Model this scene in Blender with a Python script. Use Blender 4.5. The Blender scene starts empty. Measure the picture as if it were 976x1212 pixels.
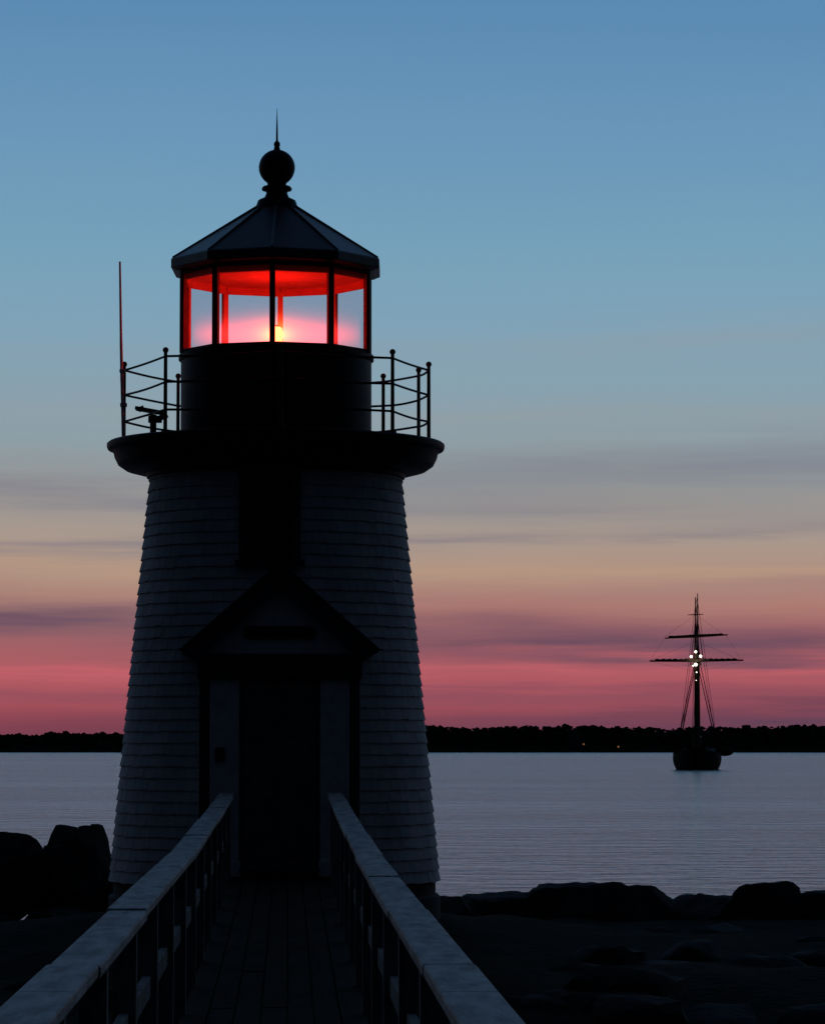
import bpy, math, random
from mathutils import Vector, Matrix, noise
random.seed(7)
S = bpy.context.scene
S.view_settings.view_transform = 'Standard'
S.view_settings.look = 'None'
S.view_settings.exposure = 0

def srgb(r, g, b):
    f = lambda c: (c/255/12.92) if c/255 <= 0.04045 else ((c/255+0.055)/1.055)**2.4
    return (f(r), f(g), f(b), 1)

# ------------------------------------------------------------------ materials
def newmat(name):
    m = bpy.data.materials.new(name); m.use_nodes = True
    nt = m.node_tree
    return m, nt, nt.nodes['Principled BSDF'], nt.nodes['Material Output']

def paint_mat(name, c1, c2, rough=0.6, scale=6, bump=0.3, bscale=40, island=0.0, spec=0.3, metal=0.0, stretch=(1,1,1), dist=0.004):
    m, nt, p, out = newmat(name)
    tc = nt.nodes.new('ShaderNodeTexCoord')
    mp = nt.nodes.new('ShaderNodeMapping'); mp.inputs['Scale'].default_value = stretch
    nt.links.new(tc.outputs['Object'], mp.inputs['Vector'])
    n = nt.nodes.new('ShaderNodeTexNoise'); n.inputs['Scale'].default_value = scale
    n.inputs['Detail'].default_value = 6; n.inputs['Roughness'].default_value = 0.65
    nt.links.new(mp.outputs[0], n.inputs['Vector'])
    r = nt.nodes.new('ShaderNodeValToRGB')
    r.color_ramp.elements[0].position = 0.35; r.color_ramp.elements[0].color = (*c1, 1)
    r.color_ramp.elements[1].position = 0.65; r.color_ramp.elements[1].color = (*c2, 1)
    nt.links.new(n.outputs['Fac'], r.inputs['Fac'])
    col = r.outputs['Color']
    if island > 0:
        g = nt.nodes.new('ShaderNodeNewGeometry')
        mr = nt.nodes.new('ShaderNodeMapRange')
        mr.inputs['To Min'].default_value = 1-island; mr.inputs['To Max'].default_value = 1
        nt.links.new(g.outputs['Random Per Island'], mr.inputs['Value'])
        mx = nt.nodes.new('ShaderNodeVectorMath'); mx.operation = 'SCALE'
        nt.links.new(col, mx.inputs[0]); nt.links.new(mr.outputs[0], mx.inputs['Scale'])
        col = mx.outputs[0]
    nt.links.new(col, p.inputs['Base Color'])
    p.inputs['Roughness'].default_value = rough
    p.inputs['Specular IOR Level'].default_value = spec
    p.inputs['Metallic'].default_value = metal
    n2 = nt.nodes.new('ShaderNodeTexNoise'); n2.inputs['Scale'].default_value = bscale
    n2.inputs['Detail'].default_value = 3
    nt.links.new(mp.outputs[0], n2.inputs['Vector'])
    b = nt.nodes.new('ShaderNodeBump'); b.inputs['Strength'].default_value = bump; b.inputs['Distance'].default_value = dist
    nt.links.new(n2.outputs['Fac'], b.inputs['Height'])
    nt.links.new(b.outputs[0], p.inputs['Normal'])
    return m

M_shingle = paint_mat('white_shingle_paint', (.50,.51,.53), (.72,.72,.72), .8, 2.2, .4, 60, island=.14, spec=.12)
M_trim = paint_mat('white_trim_paint', (.50,.51,.52), (.68,.68,.68), .65, 8, .25, 50, spec=.15)
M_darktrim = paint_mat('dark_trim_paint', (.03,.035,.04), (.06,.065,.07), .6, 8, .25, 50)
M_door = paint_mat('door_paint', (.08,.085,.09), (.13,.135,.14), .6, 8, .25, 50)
M_iron = paint_mat('black_iron', (.010,.010,.012), (.022,.022,.024), .6, 14, .4, 70, spec=.2)
M_roof = paint_mat('black_roof_metal', (.018,.02,.023), (.04,.043,.05), .42, 10, .3, 30, spec=.5)
M_ceil = paint_mat('lantern_interior_lamp_red', (.55,.13,.10), (.68,.18,.14), .8, 6, .2, 40, spec=.05)  # red lamplight deepened in the base colour of lantern ceiling and inner frame
M_rail = paint_mat('weathered_rail_paint', (.13,.13,.125), (.48,.48,.47), .65, 4.5, .8, 30, stretch=(3,.6,3), spec=.2, dist=.006)
M_post = paint_mat('weathered_post_paint', (.09,.09,.09), (.26,.26,.255), .8, 5, .6, 30, stretch=(3,3,.8), spec=.1)
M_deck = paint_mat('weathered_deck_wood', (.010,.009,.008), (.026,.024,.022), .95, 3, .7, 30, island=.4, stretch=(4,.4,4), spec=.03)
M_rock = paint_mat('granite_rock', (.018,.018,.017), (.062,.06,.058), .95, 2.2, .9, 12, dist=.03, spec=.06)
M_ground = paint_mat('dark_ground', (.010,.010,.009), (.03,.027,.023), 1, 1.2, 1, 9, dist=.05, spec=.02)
M_foliage = paint_mat('treeline_foliage', (.02,.03,.015), (.06,.07,.04), .95, .1, .2, 1, spec=.05)
M_ship = paint_mat('ship_black_hull', (.008,.008,.008), (.016,.015,.015), .8, 1.5, .2, 8, spec=.05)
M_spar = paint_mat('ship_spar', (.05,.04,.028), (.09,.07,.05), .7, 2, .2, 8, spec=.1)
M_ant = paint_mat('antenna_fibreglass', (.7,.68,.66), (.8,.78,.76), .5, 8, .1, 50)
M_conc = paint_mat('foundation_stone', (.02,.02,.02), (.045,.045,.045), .9, 4, .6, 20, dist=.01)

def emis(name, col, s):
    m, nt, p, out = newmat(name)
    n = nt.nodes.new('ShaderNodeTexNoise'); n.inputs['Scale'].default_value = 3
    e = nt.nodes.new('ShaderNodeEmission'); e.inputs['Color'].default_value = (*col, 1)
    mr = nt.nodes.new('ShaderNodeMapRange'); mr.inputs['To Min'].default_value = s*.8; mr.inputs['To Max'].default_value = s*1.2
    nt.links.new(n.outputs['Fac'], mr.inputs['Value']); nt.links.new(mr.outputs[0], e.inputs['Strength'])
    nt.links.new(e.outputs[0], out.inputs['Surface'])
    return m
M_lamp = emis('beacon_lens_lit', (1, .05, .018), 20)
M_shiplamp = emis('ship_lamp_lit', (1, .88, .68), 4.5)
M_shore = emis('shore_lamp_lit', (1, .45, .2), .2)

def glass_mat():
    m, nt, p, out = newmat('lantern_glass')
    nt.nodes.remove(p)
    t = nt.nodes.new('ShaderNodeBsdfTransparent'); t.inputs['Color'].default_value = (.96,.89,.91,1)
    g = nt.nodes.new('ShaderNodeBsdfGlossy'); g.inputs['Roughness'].default_value = .03
    lw = nt.nodes.new('ShaderNodeLayerWeight'); lw.inputs['Blend'].default_value = .12
    mu = nt.nodes.new('ShaderNodeMath'); mu.operation = 'MULTIPLY'; mu.inputs[1].default_value = .6
    nt.links.new(lw.outputs['Fresnel'], mu.inputs[0])
    mx = nt.nodes.new('ShaderNodeMixShader')
    nt.links.new(mu.outputs[0], mx.inputs[0]); nt.links.new(t.outputs[0], mx.inputs[1]); nt.links.new(g.outputs[0], mx.inputs[2])
    nt.links.new(mx.outputs[0], out.inputs['Surface'])
    return m
M_glass = glass_mat()
M_pane = paint_mat('dark_window_pane', (.01,.01,.012), (.02,.02,.022), .12, 4, .05, 5, spec=.5)

# ------------------------------------------------------------------ mesh builder
class MB:
    def __init__(s): s.v = []; s.f = []
    def add(s, vs, fs):
        o = len(s.v); s.v += [tuple(v) for v in vs]; s.f += [tuple(i+o for i in f) for f in fs]
    def box(s, c, d, rz=0, M=None):
        vs = []
        for z in (-.5,.5):
            for x, y in ((-.5,-.5),(.5,-.5),(.5,.5),(-.5,.5)):
                v = Vector((x*d[0], y*d[1], z*d[2]))
                if rz: v = Matrix.Rotation(rz, 3, 'Z') @ v
                if M: v = M @ v
                vs.append(v + Vector(c))
        s.add(vs, [(3,2,1,0),(4,5,6,7),(0,1,5,4),(1,2,6,5),(2,3,7,6),(3,0,4,7)])
    def hexa(s, a, b):      # a,b : quads
        s.add(list(a)+list(b), [(3,2,1,0),(4,5,6,7),(0,1,5,4),(1,2,6,5),(2,3,7,6),(3,0,4,7)])
    def cyl(s, p0, p1, r0, r1=None, n=10):
        if r1 is None: r1 = r0
        p0 = Vector(p0); p1 = Vector(p1); d = (p1-p0).normalized()
        q = d.to_track_quat('Z', 'Y').to_matrix()
        vs = []
        for p, r in ((p0, r0), (p1, r1)):
            for i in range(n):
                a = 2*math.pi*i/n
                vs.append(p + q @ Vector((math.cos(a)*r, math.sin(a)*r, 0)))
        fs = [(i, (i+1) % n, n+(i+1) % n, n+i) for i in range(n)]
        fs += [tuple(range(n-1,-1,-1)), tuple(range(n, 2*n))]
        s.add(vs, fs)
    def lathe(s, prof, n=48, a0=0, c=(0,0), cap=True):
        vs = []
        for r, z in prof:
            for i in range(n):
                a = a0+2*math.pi*i/n
                vs.append((c[0]+r*math.cos(a), c[1]+r*math.sin(a), z))
        fs = []
        for k in range(len(prof)-1):
            for i in range(n):
                j = (i+1) % n
                fs.append((k*n+i, k*n+j, (k+1)*n+j, (k+1)*n+i))
        if cap:
            fs.append(tuple(range(n-1,-1,-1)))
            m = (len(prof)-1)*n
            fs.append(tuple(range(m, m+n)))
        s.add(vs, fs)
    def ball(s, c, r, n=14, m=9, sq=(1,1,1)):
        vs = []; fs = []
        for k in range(1, m):
            t = math.pi*k/m
            for i in range(n):
                a = 2*math.pi*i/n
                vs.append((c[0]+sq[0]*r*math.sin(t)*math.cos(a), c[1]+sq[1]*r*math.sin(t)*math.sin(a), c[2]-sq[2]*r*math.cos(t)))
        for k in range(m-2):
            for i in range(n):
                j = (i+1) % n
                fs.append((k*n+i, k*n+j, (k+1)*n+j, (k+1)*n+i))
        b = len(vs); vs.append((c[0], c[1], c[2]-sq[2]*r)); vs.append((c[0], c[1], c[2]+sq[2]*r))
        for i in range(n):
            fs.append((b, (i+1) % n, i)); fs.append(((m-2)*n+i, (m-2)*n+(i+1) % n, b+1))
        s.add(vs, fs)
    def obj(s, name, mat, parent=None, smooth=None, bevel=0):
        me = bpy.data.meshes.new(name); me.from_pydata(s.v, [], s.f); me.update()
        o = bpy.data.objects.new(name, me); S.collection.objects.link(o)
        me.materials.append(mat)
        if parent: o.parent = parent
        if smooth is not None:
            for p in me.polygons: p.use_smooth = True
            me.set_sharp_from_angle(angle=math.radians(smooth))
        if bevel:
            b = o.modifiers.new('bevel', 'BEVEL'); b.width = bevel; b.segments = 2; b.limit_method = 'ANGLE'
        return o

def empty(name, loc=(0,0,0), parent=None, rz=0):
    e = bpy.data.objects.new(name, None); S.collection.objects.link(e)
    e.location = loc; e.rotation_euler = (0,0,rz); e.empty_display_size = .3
    if parent: e.parent = parent
    return e

E = 3.5     # eye height above the water; lighthouse z below are relative to this
# ================================================================== LIGHTHOUSE
LH = empty('lighthouse', (-1.473, 35.0, E))
def RT(h): return 1.755 + (h+1.45)/(2.9+1.45)*(1.345-1.755)
b = MB(); b.lathe([(RT(-1.5)-.012, -1.45), (RT(2.9)-.012, 2.93)], 64); b.obj('tower_core', M_darktrim, LH, 30)
b = MB(); b.lathe([(1.77,-2.3),(1.77,-1.62),(1.75,-1.6),(1.72,-1.59),(1.72,-1.40)], 64); b.obj('foundation', M_conc, LH, 30)
# shingles
b = MB()
h = -1.45
EXPO = .122
while h < 2.88:
    top = min(h+EXPO+.012, 2.93)
    a = random.random()*.1
    end = a+2*math.pi
    while a < end:
        w = random.uniform(.09,.19)/RT(h)
        a1 = min(a+w, end)
        dz = random.gauss(0,.003); dr = random.uniform(0,.0035)
        g = .0012
        ro = RT(h)+.018+dr; ri = RT(h)-.008
        rt = RT(top)+.001
        aa, ab = a+g, a1-g
        def P(r, ang, z): return (r*math.cos(ang), r*math.sin(ang), z)
        vs = [P(ro,aa,h+dz),P(ro,ab,h+dz),P(rt,ab,top),P(rt,aa,top),P(ri,aa,h+dz),P(ri,ab,h+dz)]
        b.add(vs, [(0,1,2,3),(4,5,1,0),(4,0,3),(1,5,2)])
        a = a1
    h += EXPO
b.obj('shingle_siding', M_shingle, LH)
# gallery dish
b = MB(); b.lathe([(1.33,2.84),(1.39,2.86),(1.40,2.90),(1.50,2.915),(1.62,2.945),(1.70,3.0),(1.735,3.07),(1.75,3.13),(1.765,3.15),(1.81,3.165),(1.82,3.19),(1.82,3.225),(1.80,3.24),(1.0,3.26)], 72)
b.obj('gallery', M_iron, LH, 25)
b = MB(); b.lathe([(1.06,3.25),(1.06,3.32),(1.03,3.34),(1.03,4.12),(1.055,4.14),(1.055,4.19),(1.03,4.20),(.93,4.20),(.93,4.05),(.02,4.05)], 60, cap=False)
b.obj('lantern_parapet', M_iron, LH, 25)
# lantern frame
N = 10; A0 = -math.pi/2
RV = 1.07
def vtx(r, k, z): 
    a = A0+2*math.pi*k/N
    return Vector((r*math.cos(a), r*math.sin(a), z))
b = MB(); inner = MB(); gl = MB()
for k in range(N):
    a = A0+2*math.pi*k/N
    b.box(vtx(RV-.012,k,4.63), (.03,.036,.88), rz=a)
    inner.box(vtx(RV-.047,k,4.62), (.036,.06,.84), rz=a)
    p0, p1 = vtx(RV-.02,k,4.19), vtx(RV-.02,k+1,4.19)
    q0, q1 = vtx(RV-.02,k,5.06), vtx(RV-.02,k+1,5.06)
    gl.add([p0,p1,q1,q0], [(0,1,2,3)])
    mid_ = (p0+p1)/2; am = math.atan2(mid_.y, mid_.x); L = (p1-p0).length
    b.box((mid_.x,mid_.y,4.21), (.05,L*.96,.025), rz=am)
    b.box((mid_.x,mid_.y,5.065), (.05,L*.98,.04), rz=am)
    mi = mid_*.965
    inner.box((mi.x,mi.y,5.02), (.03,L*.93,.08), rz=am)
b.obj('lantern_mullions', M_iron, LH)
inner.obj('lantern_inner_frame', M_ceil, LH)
gl.obj('lantern_glass', M_glass, LH)
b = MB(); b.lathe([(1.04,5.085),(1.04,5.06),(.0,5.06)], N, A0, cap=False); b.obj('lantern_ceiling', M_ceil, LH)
# roof
b = MB()
b.lathe([(1.06,5.07),(1.12,5.08),(1.13,5.09),(1.165,5.10),(1.175,5.11),(1.175,5.195),(1.165,5.21),(.19,5.83)], N, A0)
for k in range(N):
    b.cyl(vtx(1.155,k,5.215), vtx(.19,k,5.84), .014, .012, 8)
b.obj('lantern_roof', M_roof, LH)
# finial
pr = [(.235,5.805),(.215,5.86),(.205,5.89),(.19,5.90),(.135,5.925),(.115,5.97),(.12,5.995),(.16,6.005),(.165,6.025),(.15,6.045),(.10,6.06)]
for i in range(1, 16):
    t = math.pi*(.13+.80*i/15)
    pr.append((.197*math.sin(t), 6.255-.197*math.cos(t)))
pr += [(.035,6.455),(.028,6.49),(.035,6.50),(.032,6.53),(.012,6.55),(.009,6.7),(.002,6.91)]
b = MB(); b.lathe(pr, 32); b.obj('ventilator_ball', M_iron, LH, 35)
# beacon
b = MB(); b.cyl((0,0,4.05),(0,0,4.31),.10,.08,20); b.cyl((0,0,4.31),(0,0,4.34),.12,.12,20)
b.cyl((0,0,4.51),(0,0,4.53),.07,.04,20); b.obj('beacon_pedestal', M_iron, LH, 30)
b = MB(); b.lathe([(.05,4.34),(.066,4.36),(.06,4.375),(.075,4.39),(.07,4.405),(.08,4.425),(.07,4.445),(.075,4.46),(.06,4.475),(.064,4.49),(.045,4.51)], 24)
b.obj('beacon_lens', M_lamp, LH)
ld = bpy.data.lights.new('beacon_light', 'POINT'); ld.color = (1,.02,.015); ld.energy = 15; ld.shadow_soft_size = .11
lo = bpy.data.objects.new('beacon_light', ld); S.collection.objects.link(lo); lo.parent = LH; lo.location = (0,0,4.60)
# beacon glow and flare painted in as a self-emitting volume inside the lantern
m, nt, p, out = newmat('beacon_glow_emission'); nt.nodes.remove(p)
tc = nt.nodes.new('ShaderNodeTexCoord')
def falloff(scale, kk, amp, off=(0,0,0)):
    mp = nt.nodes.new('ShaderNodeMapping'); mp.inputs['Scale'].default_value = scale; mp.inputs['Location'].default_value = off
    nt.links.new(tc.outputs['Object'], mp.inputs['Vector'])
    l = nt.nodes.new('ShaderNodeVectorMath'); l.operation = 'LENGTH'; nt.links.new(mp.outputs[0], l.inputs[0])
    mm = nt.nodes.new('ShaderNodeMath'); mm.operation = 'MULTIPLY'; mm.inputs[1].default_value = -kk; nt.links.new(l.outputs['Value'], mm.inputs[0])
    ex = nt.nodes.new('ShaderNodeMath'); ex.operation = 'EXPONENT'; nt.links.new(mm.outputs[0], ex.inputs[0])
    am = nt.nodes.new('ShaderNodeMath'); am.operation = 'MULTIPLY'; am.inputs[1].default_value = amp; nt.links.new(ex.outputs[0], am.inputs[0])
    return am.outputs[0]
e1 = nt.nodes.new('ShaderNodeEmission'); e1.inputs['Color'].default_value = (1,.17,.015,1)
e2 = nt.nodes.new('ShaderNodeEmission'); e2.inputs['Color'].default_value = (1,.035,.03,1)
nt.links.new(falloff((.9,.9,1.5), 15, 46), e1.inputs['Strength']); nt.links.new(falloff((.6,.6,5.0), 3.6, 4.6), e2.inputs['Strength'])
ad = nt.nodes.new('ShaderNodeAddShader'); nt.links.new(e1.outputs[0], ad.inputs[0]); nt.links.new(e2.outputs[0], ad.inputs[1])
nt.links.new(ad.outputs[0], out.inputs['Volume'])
b = MB(); b.lathe([(.92,-.34),(.92,.57)], 24); glow_vol = b.obj('lantern_glow_volume', m, LH); glow_vol.location = (0,0,4.425)

# railing
RR = 1.65; D0 = 3.245
b = MB()
angs = [math.radians(a) for a in (2,46,90,134,178,228,274,320)]
def rp(a, z, r=RR): return Vector((r*math.cos(a), r*math.sin(a), z))
allp = sorted(angs+[math.radians(21)])
for a in allp:
    b.cyl(rp(a,D0-.02), rp(a,D0+.84), .021, .019, 10)
    b.cyl(rp(a,D0), rp(a,D0+.03), .045, .04, 10)
    b.ball(rp(a,D0+.865), .032, 10, 7)
for i in range(len(allp)):
    a, a2 = allp[i], allp[(i+1) % len(allp)]
    for z in (.80,.53,.24):
        p0, p1 = rp(a, D0+z), rp(a2, D0+z)
        prev = p0
        for s_ in range(1,7):
            t = s_/6
            q = p0.lerp(p1, t); q.z -= .008*math.sin(math.pi*t)*(1+.8*math.sin(i*3+z*9))
            b.cyl(prev, q, .0125, None, 8); prev = q
b.obj('gallery_railing', M_iron, LH, 40)
# antenna
b = MB(); b.cyl((-1.64,-.1,3.25),(-1.66,-.1,3.95),.018,None,8); b.cyl((-1.66,-.1,3.9),(-1.672,-.1,4.35),.018,.016,8)
b.cyl((-1.672,-.1,4.35),(-1.69,-.1,5.21),.015,.011,8); b.box((-1.64,-.1,3.65),(.07,.06,.04)); b.box((-1.655,-.1,4.02),(.06,.05,.035))
b.obj('antenna', M_ant, LH, 40)
# fog sensor
b = MB(); b.cyl((-1.30,-.35,3.25),(-1.30,-.35,3.52),.035,None,12); b.box((-1.30,-.35,3.27),(.14,.14,.03)); b.box((-1.28,-.35,3.47),(.14,.1,.07))
b.box((-1.33,-.35,3.56),(.32,.2,.035), M=Matrix.Rotation(math.radians(10),3,'Y')); b.box((-1.19,-.35,3.50),(.09,.1,.05), M=Matrix.Rotation(math.radians(-25),3,'Y'))
b.cyl((-1.46,-.35,3.57),(-1.40,-.35,3.60),.03,.025,10)
b.obj('fog_sensor', M_iron, LH, 40)

# tower window
b = MB()
b.box((0,-1.36,2.36),(.5,.2,.92)); b.obj('window_pane', M_pane, LH)
b = MB()
for sx in (-1,1): b.box((sx*.275,-1.40,2.37),(.09,.24,1.0))
b.box((0,-1.40,2.82),(.458,.22,.1)); b.box((0,-1.42,1.87),(.72,.28,.05)); b.box((0,-1.455,2.36),(.03,.02,.8)); b.box((0,-1.457,2.36),(.455,.02,.03))
b.obj('window_frame', M_darktrim, LH, bevel=.004)

# vestibule (entry porch)
V = empty('entry_vestibule', (0,0,0), LH, math.radians(3.6))
FY = -2.12
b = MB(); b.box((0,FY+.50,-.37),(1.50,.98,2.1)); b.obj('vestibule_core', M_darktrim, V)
b = MB()
for sx in (-1,1):
    z = -1.4
    while z < .66:
        b.box((sx*.762,FY+.52,z+.055),(.02,.92,.112), M=Matrix.Rotation(sx*math.radians(-4),3,'Y')); z += .11
b.obj('vestibule_siding', M_shingle, V)
b = MB()
for sx in (-1,1):
    b.box((sx*.555,FY-.018,-.33),(.30,.05,1.98))
    b.box((sx*.555,FY-.03,-1.25),(.33,.08,.16))
b.obj('pilasters', M_trim, V, bevel=.006)
b = MB()
for sx in (-1,1): b.box((sx*.765,FY+.02,-.36),(.09,.12,2.08))
b.box((0,FY-.03,.76),(1.66,.14,.20)); b.box((0,FY-.06,.885),(1.74,.22,.05))
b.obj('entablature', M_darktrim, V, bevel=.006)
b = MB(); b.box((0,FY-.012,-.30),(.76,.03,1.86)); 
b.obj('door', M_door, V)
b = MB()
for sx in (-1,1):
    for zz, hh in ((.28,.42),(-.30,.5),(-.92,.4)):
        b.box((sx*.17,FY-.032,zz),(.26,.016,hh))
b.box((0,FY-.05,-1.25),(.80,.16,.05))
b.ball((.31,FY-.06,-.38),.028,10,7); b.cyl((.31,FY-.02,-.38),(.31,FY-.06,-.38),.012,None,8)
b.obj('door_panels', M_door, V, bevel=.008)
b = MB()
for sx in (-1,1): b.box((sx*.392,FY-.022,-.30),(.022,.05,1.9))
b.obj('door_casing', M_darktrim, V)
ap, ez, ew = 1.80, .93, .99
yf, yb = FY-.16, -1.2
tympf = MB()
tympf.add([(-.86,FY-.03,.91),(.86,FY-.03,.91),(0,FY-.03,1.69)], [(0,1,2)])
tympf.obj('gable_wall', M_trim, V)
rb = MB(); rk = MB()
for sx in (-1,1):
    d = Vector((sx*ew,0,ez-ap)); n_ = Vector((-(ez-ap)*sx*1.0,0,ew)).normalized()
    if n_.z < 0: n_ = -n_
    def Q(t, off, y): 
        v = Vector((0,0,ap)) + d*t; v = v + n_*off; return (v.x, y, v.z)
    rb.hexa([Q(-.0,.0,yf-.02),Q(1.0,.0,yf-.02),Q(1.0,.03,yf-.02),Q(0.0,.03,yf-.02)],[Q(0,.0,yb),Q(1,.0,yb),Q(1,.03,yb),Q(0,.03,yb)])
    rk.hexa([Q(.01,-.165,yf),Q(.97,-.165,yf),Q(.995,-.002,yf),Q(.0,-.002,yf)],[Q(.01,-.165,FY-.034),Q(.97,-.165,FY-.034),Q(.995,-.002,FY-.034),Q(0,-.002,FY-.034)])
    rb.box((sx*.90,(yf+yb)/2,.935),(.16,yb-yf-.02,.03))
rb.obj('gable_roof', M_roof, V); rk.obj('rake_boards', M_darktrim, V)
b = MB(); b.box((0,FY-.055,1.13),(.62,.03,.12))
for sx in (-1,1): b.cyl((sx*.31,FY-.04,1.13),(sx*.31,FY-.0705,1.13),.0598,None,16)
b.obj('quarterboard', M_iron, V)
b = MB(); b.box((-.60,FY-.06,-.10),(.10,.03,.14)); b.obj('wall_plate', M_darktrim, V, bevel=.004)

# ================================================================== FOOTBRIDGE
FB = empty('footbridge', (0,0,0))
def mid(y): return -.075-.038*y
def zr(y):
    t = max(0, min(1, (y-19)/13.5)); return 2.88+.14*t
def zd(y):
    t = max(0, min(1, (y-19)/13.5)); return 2.02+.14*t
OW = .605
cap = MB(); post = MB(); deck = MB(); sup = MB()
Y1 = 32.65
for sx in (-1,1):
    y = -6.0
    while y < Y1:
        y2 = min(y+3.05, Y1)
        if Y1-y2 < .6: y2 = Y1
        segs = 3
        jx = random.uniform(-.006,.006); jz = random.uniform(-.004,.004)
        for s_ in range(segs):
            ya = y+(y2-y)*s_/segs + (.003 if s_==0 else 0); yb_ = y+(y2-y)*(s_+1)/segs - (.003 if s_==segs-1 else 0)
            def quad(yy):
                m_ = mid(yy); z = zr(yy)+jz; xo = m_+sx*OW+jx; xi = m_+sx*(OW-.15)+jx
                return [(xi,yy,z-.04),(xo,yy,z-.04),(xo,yy,z),(xi,yy,z)]
            cap.hexa(quad(ya), quad(yb_))
        y = y2
    y = -5.4
    while y < Y1+.1:
        m_ = mid(y); zt = zr(y)-.04; zb = zd(y)-.25
        post.box((m_+sx*(OW-.075), y, (zt+zb)/2), (.09,.09,zt-zb-.002), rz=.038)
        sup.box((m_+sx*(OW-.075), y, zd(y)-1.1), (.14,.14,1.5), rz=.038)
        if y+1.95 < Y1+.1:
            ya, yb_ = y+.047, y+1.95-.047
            for (zo, hh) in ((.40,.09),):
                def q2(yy):
                    mm = mid(yy)+sx*(OW-.075); z = zd(yy)+zo
                    return [(mm-.018,yy,z),(mm+.018,yy,z),(mm+.018,yy,z+hh),(mm-.018,yy,z+hh)]
                post.hexa(q2(ya), q2(yb_))
        y += 1.95
nb = 7; bw = 1.02/nb
for k in range(nb):
    off = -.51+bw*(k+.5)
    y = -6.0-random.random()*2
    while y < Y1+.1:
        y2 = min(y+random.uniform(3,4.2), Y1+.12)
        jz = random.uniform(-.004,.004)
        def q3(yy):
            m_ = mid(yy)+off; z = zd(yy)+jz
            return [(m_-bw/2+.005,yy,z-.035),(m_+bw/2-.005,yy,z-.035),(m_+bw/2-.005,yy,z),(m_-bw/2+.005,yy,z)]
        ym = (y+y2)/2
        deck.hexa(q3(y+.003), q3(ym)); deck.hexa(q3(ym), q3(y2-.003))
        y = y2
for sx in (-1,1):
    y = -6
    while y < Y1:
        y2 = min(y+3, Y1)
        def q4(yy):
            m_ = mid(yy)+sx*.44; z = zd(yy)-.042
            return [(m_-.03,yy,z-.2),(m_+.03,yy,z-.2),(m_+.03,yy,z),(m_-.03,yy,z)]
        sup.hexa(q4(y), q4(y2)); y = y2
cap.obj('handrail_cap', M_rail, FB, bevel=.008)
post.obj('rail_posts', M_post, FB, bevel=.004)
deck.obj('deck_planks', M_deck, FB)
sup.obj('bridge_supports', M_deck, FB)

# ================================================================== GROUND / WATER
def gz(x, y):
    shore = 44 + 2.5*noise.noise(Vector((x*.05,0,3))) 
    t = max(0, min(1, (y-(shore-3))/12)); t = t*t*(3-2*t)
    base = 1.28 + .18*noise.noise(Vector((x*.25,y*.25,0))) + .10*noise.noise(Vector((x*1.3,y*1.3,5)))
    d2 = (x+1.47)**2+(y-35)**2
    base += .5*math.exp(-d2/14)
    return base*(1-t) - 3.2*t
b = MB()
nx, ny = 240, 200
X1_, Y0, Y2_ = 160, -120, 70
def warp(t):
    t = t*2-1; return (.25*t+.75*t**3)
vs = []
for j in range(ny+1):
    for i in range(nx+1):
        x = X1_*warp(i/nx); ty = j/ny
        y = Y0+(Y2_-Y0)*(1-(1-ty)**1.6)
        vs.append((x, y, gz(x,y)))
fs = [(j*(nx+1)+i, j*(nx+1)+i+1, (j+1)*(nx+1)+i+1, (j+1)*(nx+1)+i) for j in range(ny) for i in range(nx)]
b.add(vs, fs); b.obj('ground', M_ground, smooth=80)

m, nt, p, out = newmat('sea_water')
tc = nt.nodes.new('ShaderNodeTexCoord')
def nz(scale, st, det, rough=.55):
    mp = nt.nodes.new('ShaderNodeMapping'); mp.inputs['Scale'].default_value = st
    nt.links.new(tc.outputs['Object'], mp.inputs['Vector'])
    n = nt.nodes.new('ShaderNodeTexNoise'); n.inputs['Scale'].default_value = scale; n.inputs['Detail'].default_value = det
    n.inputs['Roughness'].default_value = rough
    nt.links.new(mp.outputs[0], n.inputs['Vector']); return n.outputs['Fac']
n1 = nz(2.0, (.6,1,1), 3, .5); n2 = nz(.42, (.5,1,1), 3)
patch = nz(.03, (.2,1,1), 5, .65)
pr_ = nt.nodes.new('ShaderNodeMapRange'); pr_.inputs['From Min'].default_value = .40; pr_.inputs['From Max'].default_value = .60
pr_.inputs['To Min'].default_value = .45; pr_.inputs['To Max'].default_value = 1.0
nt.links.new(patch, pr_.inputs['Value'])
b1 = nt.nodes.new('ShaderNodeBump'); b1.inputs['Distance'].default_value = .75
b2 = nt.nodes.new('ShaderNodeBump'); b2.inputs['Distance'].default_value = 1.5; b2.inputs['Strength'].default_value = .7
nt.links.new(pr_.outputs[0], b1.inputs['Strength'])
nt.links.new(n1, b1.inputs['Height']); nt.links.new(n2, b2.inputs['Height']); nt.links.new(b2.outputs[0], b1.inputs['Normal'])
nt.links.new(b1.outputs[0], p.inputs['Normal'])
p.inputs['Base Color'].default_value = (.03,.05,.075,1); p.inputs['Roughness'].default_value = .2; p.inputs['IOR'].default_value = 2.3
p.inputs['Specular IOR Level'].default_value = 1
b = MB(); L = 20000
b.add([(-L,-L,0),(L,-L,0),(L,L,0),(-L,L,0)], [(0,1,2,3)]); b.obj('water', m)

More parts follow.
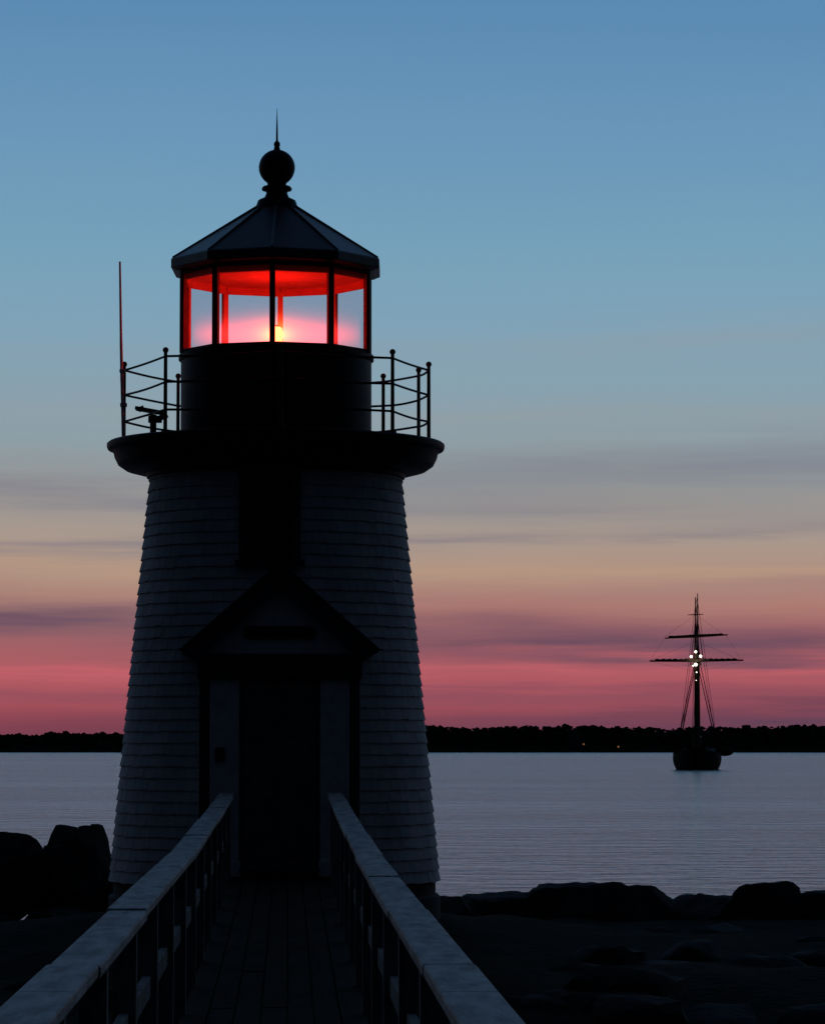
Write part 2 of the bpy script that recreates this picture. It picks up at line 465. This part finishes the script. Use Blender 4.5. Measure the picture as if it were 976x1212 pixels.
# ------------------------------------------------------------------ rocks
def rock(b, c, size, rz=0, seed=0, sub=3, tilt=0):
    import bmesh
    rnd = random.Random(seed)
    planes = []
    for _ in range(16):
        n_ = Vector((rnd.gauss(0,1), rnd.gauss(0,1), rnd.gauss(0,1))).normalized(); planes.append((n_, rnd.uniform(.68,1.0)))
    planes.append((Vector((rnd.uniform(-.12,.12),rnd.uniform(-.1,.1),1)).normalized(), .8))
    bm = bmesh.new(); bmesh.ops.create_icosphere(bm, subdivisions=sub, radius=1)
    R = Matrix.Rotation(rz,3,'Z') @ Matrix.Rotation(tilt,3,'Y')
    vs = []
    for v in bm.verts:
        d = v.co.normalized(); r = 1.25
        for n_, dd in planes:
            k = d.dot(n_)
            if k > .05: r = min(r, dd/k)
        r *= 1+.05*noise.noise(d*3+Vector((seed,0,0)))+.025*noise.noise(d*9+Vector((seed,4,0)))
        q = d*r; q = Vector((q.x*size[0]/2, q.y*size[1]/2, q.z*size[2]/2)); vs.append(R@q+Vector(c))
    fs = [tuple(v.index for v in f.verts) for f in bm.faces]
    bm.free(); b.add(vs, fs)
b = MB()
rock(b, (2.05,42,1.10), (2.0,1.7,1.50), .1, 11, 4)
rock(b, (2.85,42.2,1.08), (1.5,1.5,1.50), -.2, 51, 4)
rock(b, (4.45,42,1.10), (1.35,1.3,1.52), .3, 23, 4)
rock(b, (3.75,42.4,1.00), (1.5,1.4,1.38), .8, 61, 4)
rock(b, (1.15,42,1.02), (1.6,1.4,1.36), .3, 13, 4)
rock(b, (5.45,42.3,1.02), (1.6,1.4,1.46), -.3, 14, 4)
rock(b, (.45,41.8,1.02), (1.5,1.2,1.34), 0, 15, 4)
rnd = random.Random(5)
for i in range(170):
    x = rnd.uniform(-.2,26); y = rnd.uniform(36.5,47)
    if y > 40 and y < 43.2 and x < 6: y -= 4
    s_ = rnd.uniform(.5,1.5)
    top = 1.5 if y < 43 else 1.4-(y-43)*.5
    rock(b, (x,y,top-s_*.5+rnd.uniform(-.35,.0)), (s_*rnd.uniform(1,1.5),s_,s_*.8), rnd.uniform(0,3), 100+i, 3, rnd.uniform(-.25,.25))
for i in range(90):
    x = rnd.uniform(.9,9); y = rnd.uniform(26,37)
    s_ = rnd.uniform(.35,1.1)
    rock(b, (x,y,1.2+rnd.uniform(-.2,.1)), (s_*1.3,s_,s_*.7), rnd.uniform(0,3), 400+i, 3, rnd.uniform(-.25,.25))
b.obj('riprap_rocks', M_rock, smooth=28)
b = MB()
rock(b, (-4.24,40,2.12), (.42,.6,.98), .2, 31, 4, .2)
rock(b, (-3.86,40,2.12), (.40,.6,.98), -.3, 32, 4, -.15)
rock(b, (-4.06,40,1.85), (1.0,.9,1.1), .1, 33, 4)
rock(b, (-4.85,40,1.93), (.95,1.0,1.2), .4, 34, 4, .15)
rock(b, (-5.5,40.2,1.75), (1.1,1.0,1.3), .4, 35, 4)
rock(b, (-3.3,40.3,1.45), (1.2,1.0,1.05), .4, 36, 4)
for i in range(120):
    x = rnd.uniform(-24,-3.2); y = rnd.uniform(37,47)
    s_ = rnd.uniform(.5,1.4)
    top = (1.75 if x > -5.8 else 2.1) if y < 43 else 1.6-(y-43)*.5
    rock(b, (x,y,top-s_*.45+rnd.uniform(-.35,.0)), (s_*rnd.uniform(1,1.5),s_,s_*.8), rnd.uniform(0,3), 700+i, 3, rnd.uniform(-.25,.25))
for i in range(50):
    x = rnd.uniform(-8,-2.6); y = rnd.uniform(27,37)
    s_ = rnd.uniform(.3,.9)
    rock(b, (x,y,1.25+rnd.uniform(-.2,.1)), (s_*1.3,s_,s_*.7), rnd.uniform(0,3), 900+i, 3, rnd.uniform(-.25,.25))
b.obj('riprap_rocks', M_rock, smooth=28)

# ------------------------------------------------------------------ far shore
def ht(x):
    base = 11.2 + 2.2*noise.noise(Vector((x*.012,0,1))) + 1.6*noise.noise(Vector((x*.05,2,1)))
    t = max(0, min(1, (x+70)/40)); base -= 3.4*(1-t)
    return base
b = MB(); rnd = random.Random(3)
x = -1500; vs = []; n = 0
while x <= 1500:
    H = ht(x)*.86
    vs += [(x,1392+6*noise.noise(Vector((x*.01,0,0))),-.3),(x,1402,1.0),(x,1412,H),(x,1560,H),(x,1600,-.3)]; x += 6; n += 1
fs = []
for i in range(n-1):
    for k in range(4):
        fs.append((i*5+k,(i+1)*5+k,(i+1)*5+k+1,i*5+k+1))
b.add(vs, fs); b.obj('far_shore_hills', M_foliage, smooth=60)
b = MB()
import bmesh
bm = bmesh.new(); bmesh.ops.create_icosphere(bm, subdivisions=1, radius=1)
IV = [v.co.copy() for v in bm.verts]; IF = [tuple(v.index for v in f.verts) for f in bm.faces]; bm.free()
x = -900
while x < 900:
    H = ht(x)
    for k in range(4):
        r = rnd.uniform(.5,1.6); xx = x+rnd.uniform(-1,1); zz = (rnd.uniform(.55,1.0) if k else rnd.uniform(.9,1.03))*H - r*.6
        yy = 1406+rnd.uniform(-3,10)
        sq = (rnd.uniform(.9,1.8),1,rnd.uniform(.6,1.1))
        b.add([(xx+v.x*r*sq[0]*rnd.uniform(.7,1.2), yy+v.y*r, zz+v.z*r*sq[2]*rnd.uniform(.7,1.2)) for v in IV], IF)
    if rnd.random() < .05:
        r = rnd.uniform(.7,1.4)
        for q in range(3):
            b.add([(x+rnd.uniform(-1.4,1.4)+v.x*r, 1408+v.y*r, H+rnd.uniform(-1.2,.4)+v.z*r*.8) for v in IV], IF)
    x += 1.0
b.obj('distant_treeline', M_foliage)
b = MB()
for x_, z_ in ((72.9,3.5),(87.7,2.4)):
    b.ball((x_,1390,z_), .4, 8, 6)
b.obj('shore_lamps', M_shore)

# ================================================================== SHIP
SH = empty('sailing_ship', (39.2, 449, 0), None, math.radians(-7))
b = MB()
ys = [-11.5,-10.5,-9,-6.5,-3,0,4,7.5,9.5,10.8]
hb = [v*1.1 for v in (.12,.9,1.75,2.55,2.95,3.0,2.9,2.6,2.3,2.0)]
sh = [3.1,2.9,2.65,2.4,2.2,2.15,2.25,2.5,2.75,2.95]
vs = []
for y, w_, s_ in zip(ys, hb, sh):
    pts = [(0,-1.2),(.55,-.8),(.86,0),(.97,.8),(1.0,1.4),(1.0,s_)]
    ring = [(-w_*a, y, z) for a, z in reversed(pts)] + [(w_*a, y, z) for a, z in pts[1:]]
    vs += ring
m_ = 11
fs = [(i*m_+k, i*m_+k+1, (i+1)*m_+k+1, (i+1)*m_+k) for i in range(len(ys)-1) for k in range(m_-1)]
fs += [(i*m_, (i+1)*m_, (i+1)*m_+m_-1, i*m_+m_-1) for i in range(len(ys)-1)]
fs.append(tuple((len(ys)-1)*m_+k for k in range(m_)))
fs.append(tuple(k for k in range(m_-1,-1,-1)))
b.add(vs, fs)
b.box((0,3,2.5),(2.2,3.0,.9)); b.box((0,-4,2.4),(1.8,2,.7)); b.box((0,8,2.9),(1.4,1.2,.9))
b.obj('hull', M_ship, SH, 40)
b = MB()
FM, MM = -3.6, 4.2
b.cyl((0,FM,1.5),(0,FM,15.8),.30,.22,10); b.cyl((0,FM-.25,14.3),(0,FM-.25,23.6),.17,.07,8)
b.box((0,FM-.1,14.4),(1.5,.9,.14)); b.box((0,FM-.15,15.7),(.5,.7,.18))
b.cyl((0,MM,1.5),(0,MM,16.4),.30,.22,10); b.cyl((0,MM+.2,15.0),(0,MM+.2,24.5),.16,.06,8)
b.box((0,MM,15.1),(1.2,.7,.14))
b.cyl((0,-10.5,2.8),(0,-19.5,5.0),.18,.07,8)
b.cyl((0,MM+.3,4.0),(0,MM+10.5,4.6),.15,.09,8)
b.cyl((0,FM+.3,4.4),(0,FM+6.5,4.8),.12,.09,8)
def yard(x0, x1, y, z, tilt, r):
    xm = (x0+x1)/2
    zt = lambda x: z+tilt*(x-xm)
    b.cyl((xm,y,zt(xm)),(x0,y,zt(x0)),r,r*.5,8); b.cyl((xm,y,zt(xm)),(x1,y,zt(x1)),r,r*.5,8)
yard(-6.3,6.5,FM-.55,14.9,.006,.20)
yard(-4.2,4.4,FM-.55,18.2,.05,.17)
yard(-1.1,1.1,FM-.45,21.2,.03,.08)
for zz, hw, tl in ((14.9,5.6,.006),(18.2,3.6,.05)):
    for i in range(14):
        x = -hw+2*hw*(i+.5)/14
        b.ball((x,FM-.55,zz+.14+tl*x+rnd.uniform(-.03,.03)), .14, 8, 6, (2.9,1,1))
b.obj('masts_and_yards', M_spar, SH, 40)
b = MB()
def ln(p0, p1, r=.035): b.cyl(p0, p1, r, None, 5)
for my, top, tm in ((FM,14.3,23.2),(MM,15.0,24.0)):
    for sx in (-1,1):
        for k in range(5):
            ln((sx*.25,my,top),(sx*2.9,my-.6+k*.8,2.2),.048)
        for z in range(4, 14):
            t = (top-z)/(top-2.2)
            ln((sx*(.25+2.65*t),my-.6*t,z),(sx*(.25+2.65*t),my+2.6*t,z),.03)
        ln((sx*.7,my,top+.1),(0,my,tm-3),.035); ln((sx*.7,my+.4,top+.1),(0,my,tm-3),.035)
        ln((sx*2.7,my+3.2,2.2),(0,my,tm-.5),.03)
ln((0,FM,22.8),(0,-19.2,4.9)); ln((0,FM,15),(0,-16,4.1)); ln((0,FM,15),(0,-12,3.1)); ln((0,MM,22.8),(0,FM,15.6)); ln((0,MM,24),(0,FM,22.5))
for sx in (-1,1):
    ln((sx*6.2,FM-.55,14.9),(0,FM-.3,17.6),.012); ln((sx*4.2,FM-.55,18.2),(0,FM-.3,21.2),.012)
    ln((sx*4.2,FM-.55,18.2),(sx*6.2,FM-.55,14.9),.01); ln((sx*6.2,FM-.5,14.8),(0,MM,13.5),.01)
    for yy in range(-9, 10, 2):
        i = min(range(len(ys)), key=lambda q: abs(ys[q]-yy)); ln((sx*hb[i]*.97,yy,2.0),(sx*hb[i]*.97,yy,3.3),.04)
b.obj('rigging', M_ship, SH)
b = MB()
b.ball((3.4,8.6,2.3),.8,14,8,(1.6,.9,.6)); b.box((3.4,8.6,2.65),(2.0,1.1,.12)); ln((2.4,8.6,2.2),(2.6,8.6,4.0),.07); ln((2.6,8.6,4.0),(3.5,8.6,4.0),.06); ln((3.5,8.6,4.0),(3.5,8.6,2.7),.04)
b.box((-1.2,-2,2.7),(.5,.5,1.5)); b.box((1.1,-6,2.8),(.4,.4,1.3)); b.ball((1.1,-6,3.6),.2,8,6)
b.obj('tender_boat', M_ship, SH, 40)
b = MB()
for (x,y,z,r) in ((0,-4.2,16.1,.17),(-.62,-4.2,15.45,.18),(.66,-4.2,15.5,.18),(0,-4.2,14.35,.22),(-.35,-4.2,14.2,.1),(.1,-4.15,13.3,.08),(.05,-4.1,12.2,.05)):
    b.ball((x,y,z),r,10,7)
b.obj('spreader_lamps', M_shiplamp, SH)
ld = bpy.data.lights.new('spreader_light','POINT'); ld.color=(1,.85,.65); ld.energy=35; ld.shadow_soft_size=.3
lo = bpy.data.objects.new('spreader_light', ld); S.collection.objects.link(lo); lo.parent = SH; lo.location=(0,-5.2,14.9)

# ================================================================== SKY (world)
W = bpy.data.worlds.new('World'); S.world = W; W.use_nodes = True
nt = W.node_tree; nt.nodes.clear()
out = nt.nodes.new('ShaderNodeOutputWorld'); bg = nt.nodes.new('ShaderNodeBackground'); nt.links.new(bg.outputs[0], out.inputs[0])
tc = nt.nodes.new('ShaderNodeTexCoord'); sep = nt.nodes.new('ShaderNodeSeparateXYZ'); nt.links.new(tc.outputs['Generated'], sep.inputs[0])
def math_(op, a, b_=None, c=None, clamp=False):
    n = nt.nodes.new('ShaderNodeMath'); n.operation = op; n.use_clamp = clamp
    for i, v in enumerate((a, b_, c)):
        if v is None: continue
        if isinstance(v, (int, float)): n.inputs[i].default_value = v
        else: nt.links.new(v, n.inputs[i])
    return n.outputs[0]
def wn(st, sc, det=4, rough=.5, off=(0,0,0), color=False):
    mp = nt.nodes.new('ShaderNodeMapping'); mp.inputs['Scale'].default_value = st; mp.inputs['Location'].default_value = off
    nt.links.new(tc.outputs['Generated'], mp.inputs['Vector'])
    n = nt.nodes.new('ShaderNodeTexNoise'); n.inputs['Scale'].default_value = sc; n.inputs['Detail'].default_value = det; n.inputs['Roughness'].default_value = rough
    nt.links.new(mp.outputs[0], n.inputs['Vector'])
    if color:
        s_ = nt.nodes.new('ShaderNodeSeparateColor'); nt.links.new(n.outputs['Color'], s_.inputs[0]); return [s_.outputs[i] for i in range(3)]
    return n.outputs['Fac']
X_, Z_ = sep.outputs['X'], sep.outputs['Z']
wv = math_('SUBTRACT', wn((1,1,7), 4.0, 4, .55, (3,1,2)), .5)
zw = math_('ADD', Z_, math_('MULTIPLY', wv, .016))
ramp = nt.nodes.new('ShaderNodeValToRGB')
stops = [(0.0,(118,62,78)),(.006,(136,68,82)),(.0125,(166,82,92)),(.021,(180,92,100)),(.029,(166,96,102)),(.034,(164,104,106)),(.0417,(176,124,114)),
         (.0521,(176,144,128)),(.0624,(170,152,140)),(.078,(152,154,152)),(.0883,(144,157,163)),(.1038,(137,161,173)),(.1244,(129,163,183)),
         (.150,(119,161,186)),(.188,(105,150,185)),(.226,(90,137,178)),(.35,(92,136,178)),(.6,(60,92,132)),(1.0,(28,45,74))]
cr = ramp.color_ramp
cr.elements[0].position = 0; cr.elements[0].color = srgb(*stops[0][1])
cr.elements[1].position = 1; cr.elements[1].color = srgb(*stops[-1][1])
for pz, c in stops[1:-1]:
    e = cr.elements.new(pz); e.color = srgb(*c)
nt.links.new(zw, ramp.inputs['Fac'])
col = ramp.outputs[0]
# stratus bands
fine = math_('SUBTRACT', wn((1,1,24), 5.0, 5, .6, (1,2,0)), .5)
mods = []
for ch in wn((1,1,11), 5.0, 4, .6, (3.1,1,1.7), True) + wn((1,1,20), 4.0, 4, .6, (7.1,4,2.7), True):
    k = nt.nodes.new('ShaderNodeMapRange'); k.inputs['From Min'].default_value = .30; k.inputs['From Max'].default_value = .58
    nt.links.new(ch, k.inputs['Value']); mods.append(k.outputs[0])
def band(c, w, slope, amp, rgb, side=0.0, seed=0):
    global col
    d = math_('SUBTRACT', math_('ADD', math_('SUBTRACT', Z_, c), math_('MULTIPLY', fine, .018)), math_('MULTIPLY', X_, slope))
    d = math_('ADD', d, math_('MULTIPLY', wv, .02))
    q = math_('DIVIDE', d, w); g = math_('EXPONENT', math_('MULTIPLY', math_('MULTIPLY', q, q), -1))
    a = math_('MULTIPLY', g, mods[seed % 6])
    if side:
        sd = math_('ADD', math_('MULTIPLY', X_, side), .6, clamp=True); a = math_('MULTIPLY', a, sd)
    a = math_('MULTIPLY', a, amp, clamp=True)
    mx = nt.nodes.new('ShaderNodeMix'); mx.data_type = 'RGBA'
    nt.links.new(a, mx.inputs[0]); nt.links.new(col, mx.inputs[6]); mx.inputs[7].default_value = srgb(*rgb)
    col = mx.outputs[2]
band(.0800, .0075, .02, .85, (126,130,143), 3, 1)
band(.0725, .0034, -.02, .9, (128,126,138), -1, 2)
band(.0635, .0022, .03, .8, (140,130,134), 0, 3)
band(.0545, .0025, -.02, .6, (186,156,130), 0, 4)
band(.0450, .0032, .02, .8, (140,112,118), -2, 5)
band(.0375, .0065, -.02, 1.05, (106,80,98), -4, 0)
band(.0300, .0055, -.01, 1.15, (104,76,94), 4, 1)
band(.0225, .0016, .01, .7, (196,98,106), 0, 2)
band(.0155, .0024, .02, .75, (130,76,92), 0, 3)
band(.0065, .0055, .03, 1.1, (100,66,86), 4, 4)
band(.1180, .0060, .03, .45, (144,156,166), 0, 5)
band(.1000, .0045, -.03, .5, (150,157,162), 0, 0)
# afterglow is on one side of the sky only; the opposite side is already night-dark
fr = nt.nodes.new('ShaderNodeMapRange'); fr.interpolation_type = 'SMOOTHSTEP'; fr.inputs['From Min'].default_value = .1; fr.inputs['From Max'].default_value = .9
nt.links.new(sep.outputs['Y'], fr.inputs['Value'])
rr = nt.nodes.new('ShaderNodeValToRGB')
rr.color_ramp.elements[0].color = (.0006,.0010,.0021,1); rr.color_ramp.elements[1].color = (.012,.018,.034,1)
nt.links.new(Z_, rr.inputs['Fac'])
mx2 = nt.nodes.new('ShaderNodeMix'); mx2.data_type = 'RGBA'
nt.links.new(fr.outputs[0], mx2.inputs[0]); nt.links.new(rr.outputs[0], mx2.inputs[6]); nt.links.new(col, mx2.inputs[7])
nt.links.new(mx2.outputs[2], bg.inputs['Color']); bg.inputs['Strength'].default_value = 1.0

# ================================================================== CAMERA
cd = bpy.data.cameras.new('camera'); cd.sensor_fit = 'HORIZONTAL'; cd.sensor_width = 24; cd.lens = 3850*24/976
cd.clip_start = .1; cd.clip_end = 60000
co = bpy.data.objects.new('camera', cd); S.collection.objects.link(co)
co.location = (0,0,E); co.rotation_euler = (math.radians(90)+math.atan(275/3850), 0, 0)
S.camera = co
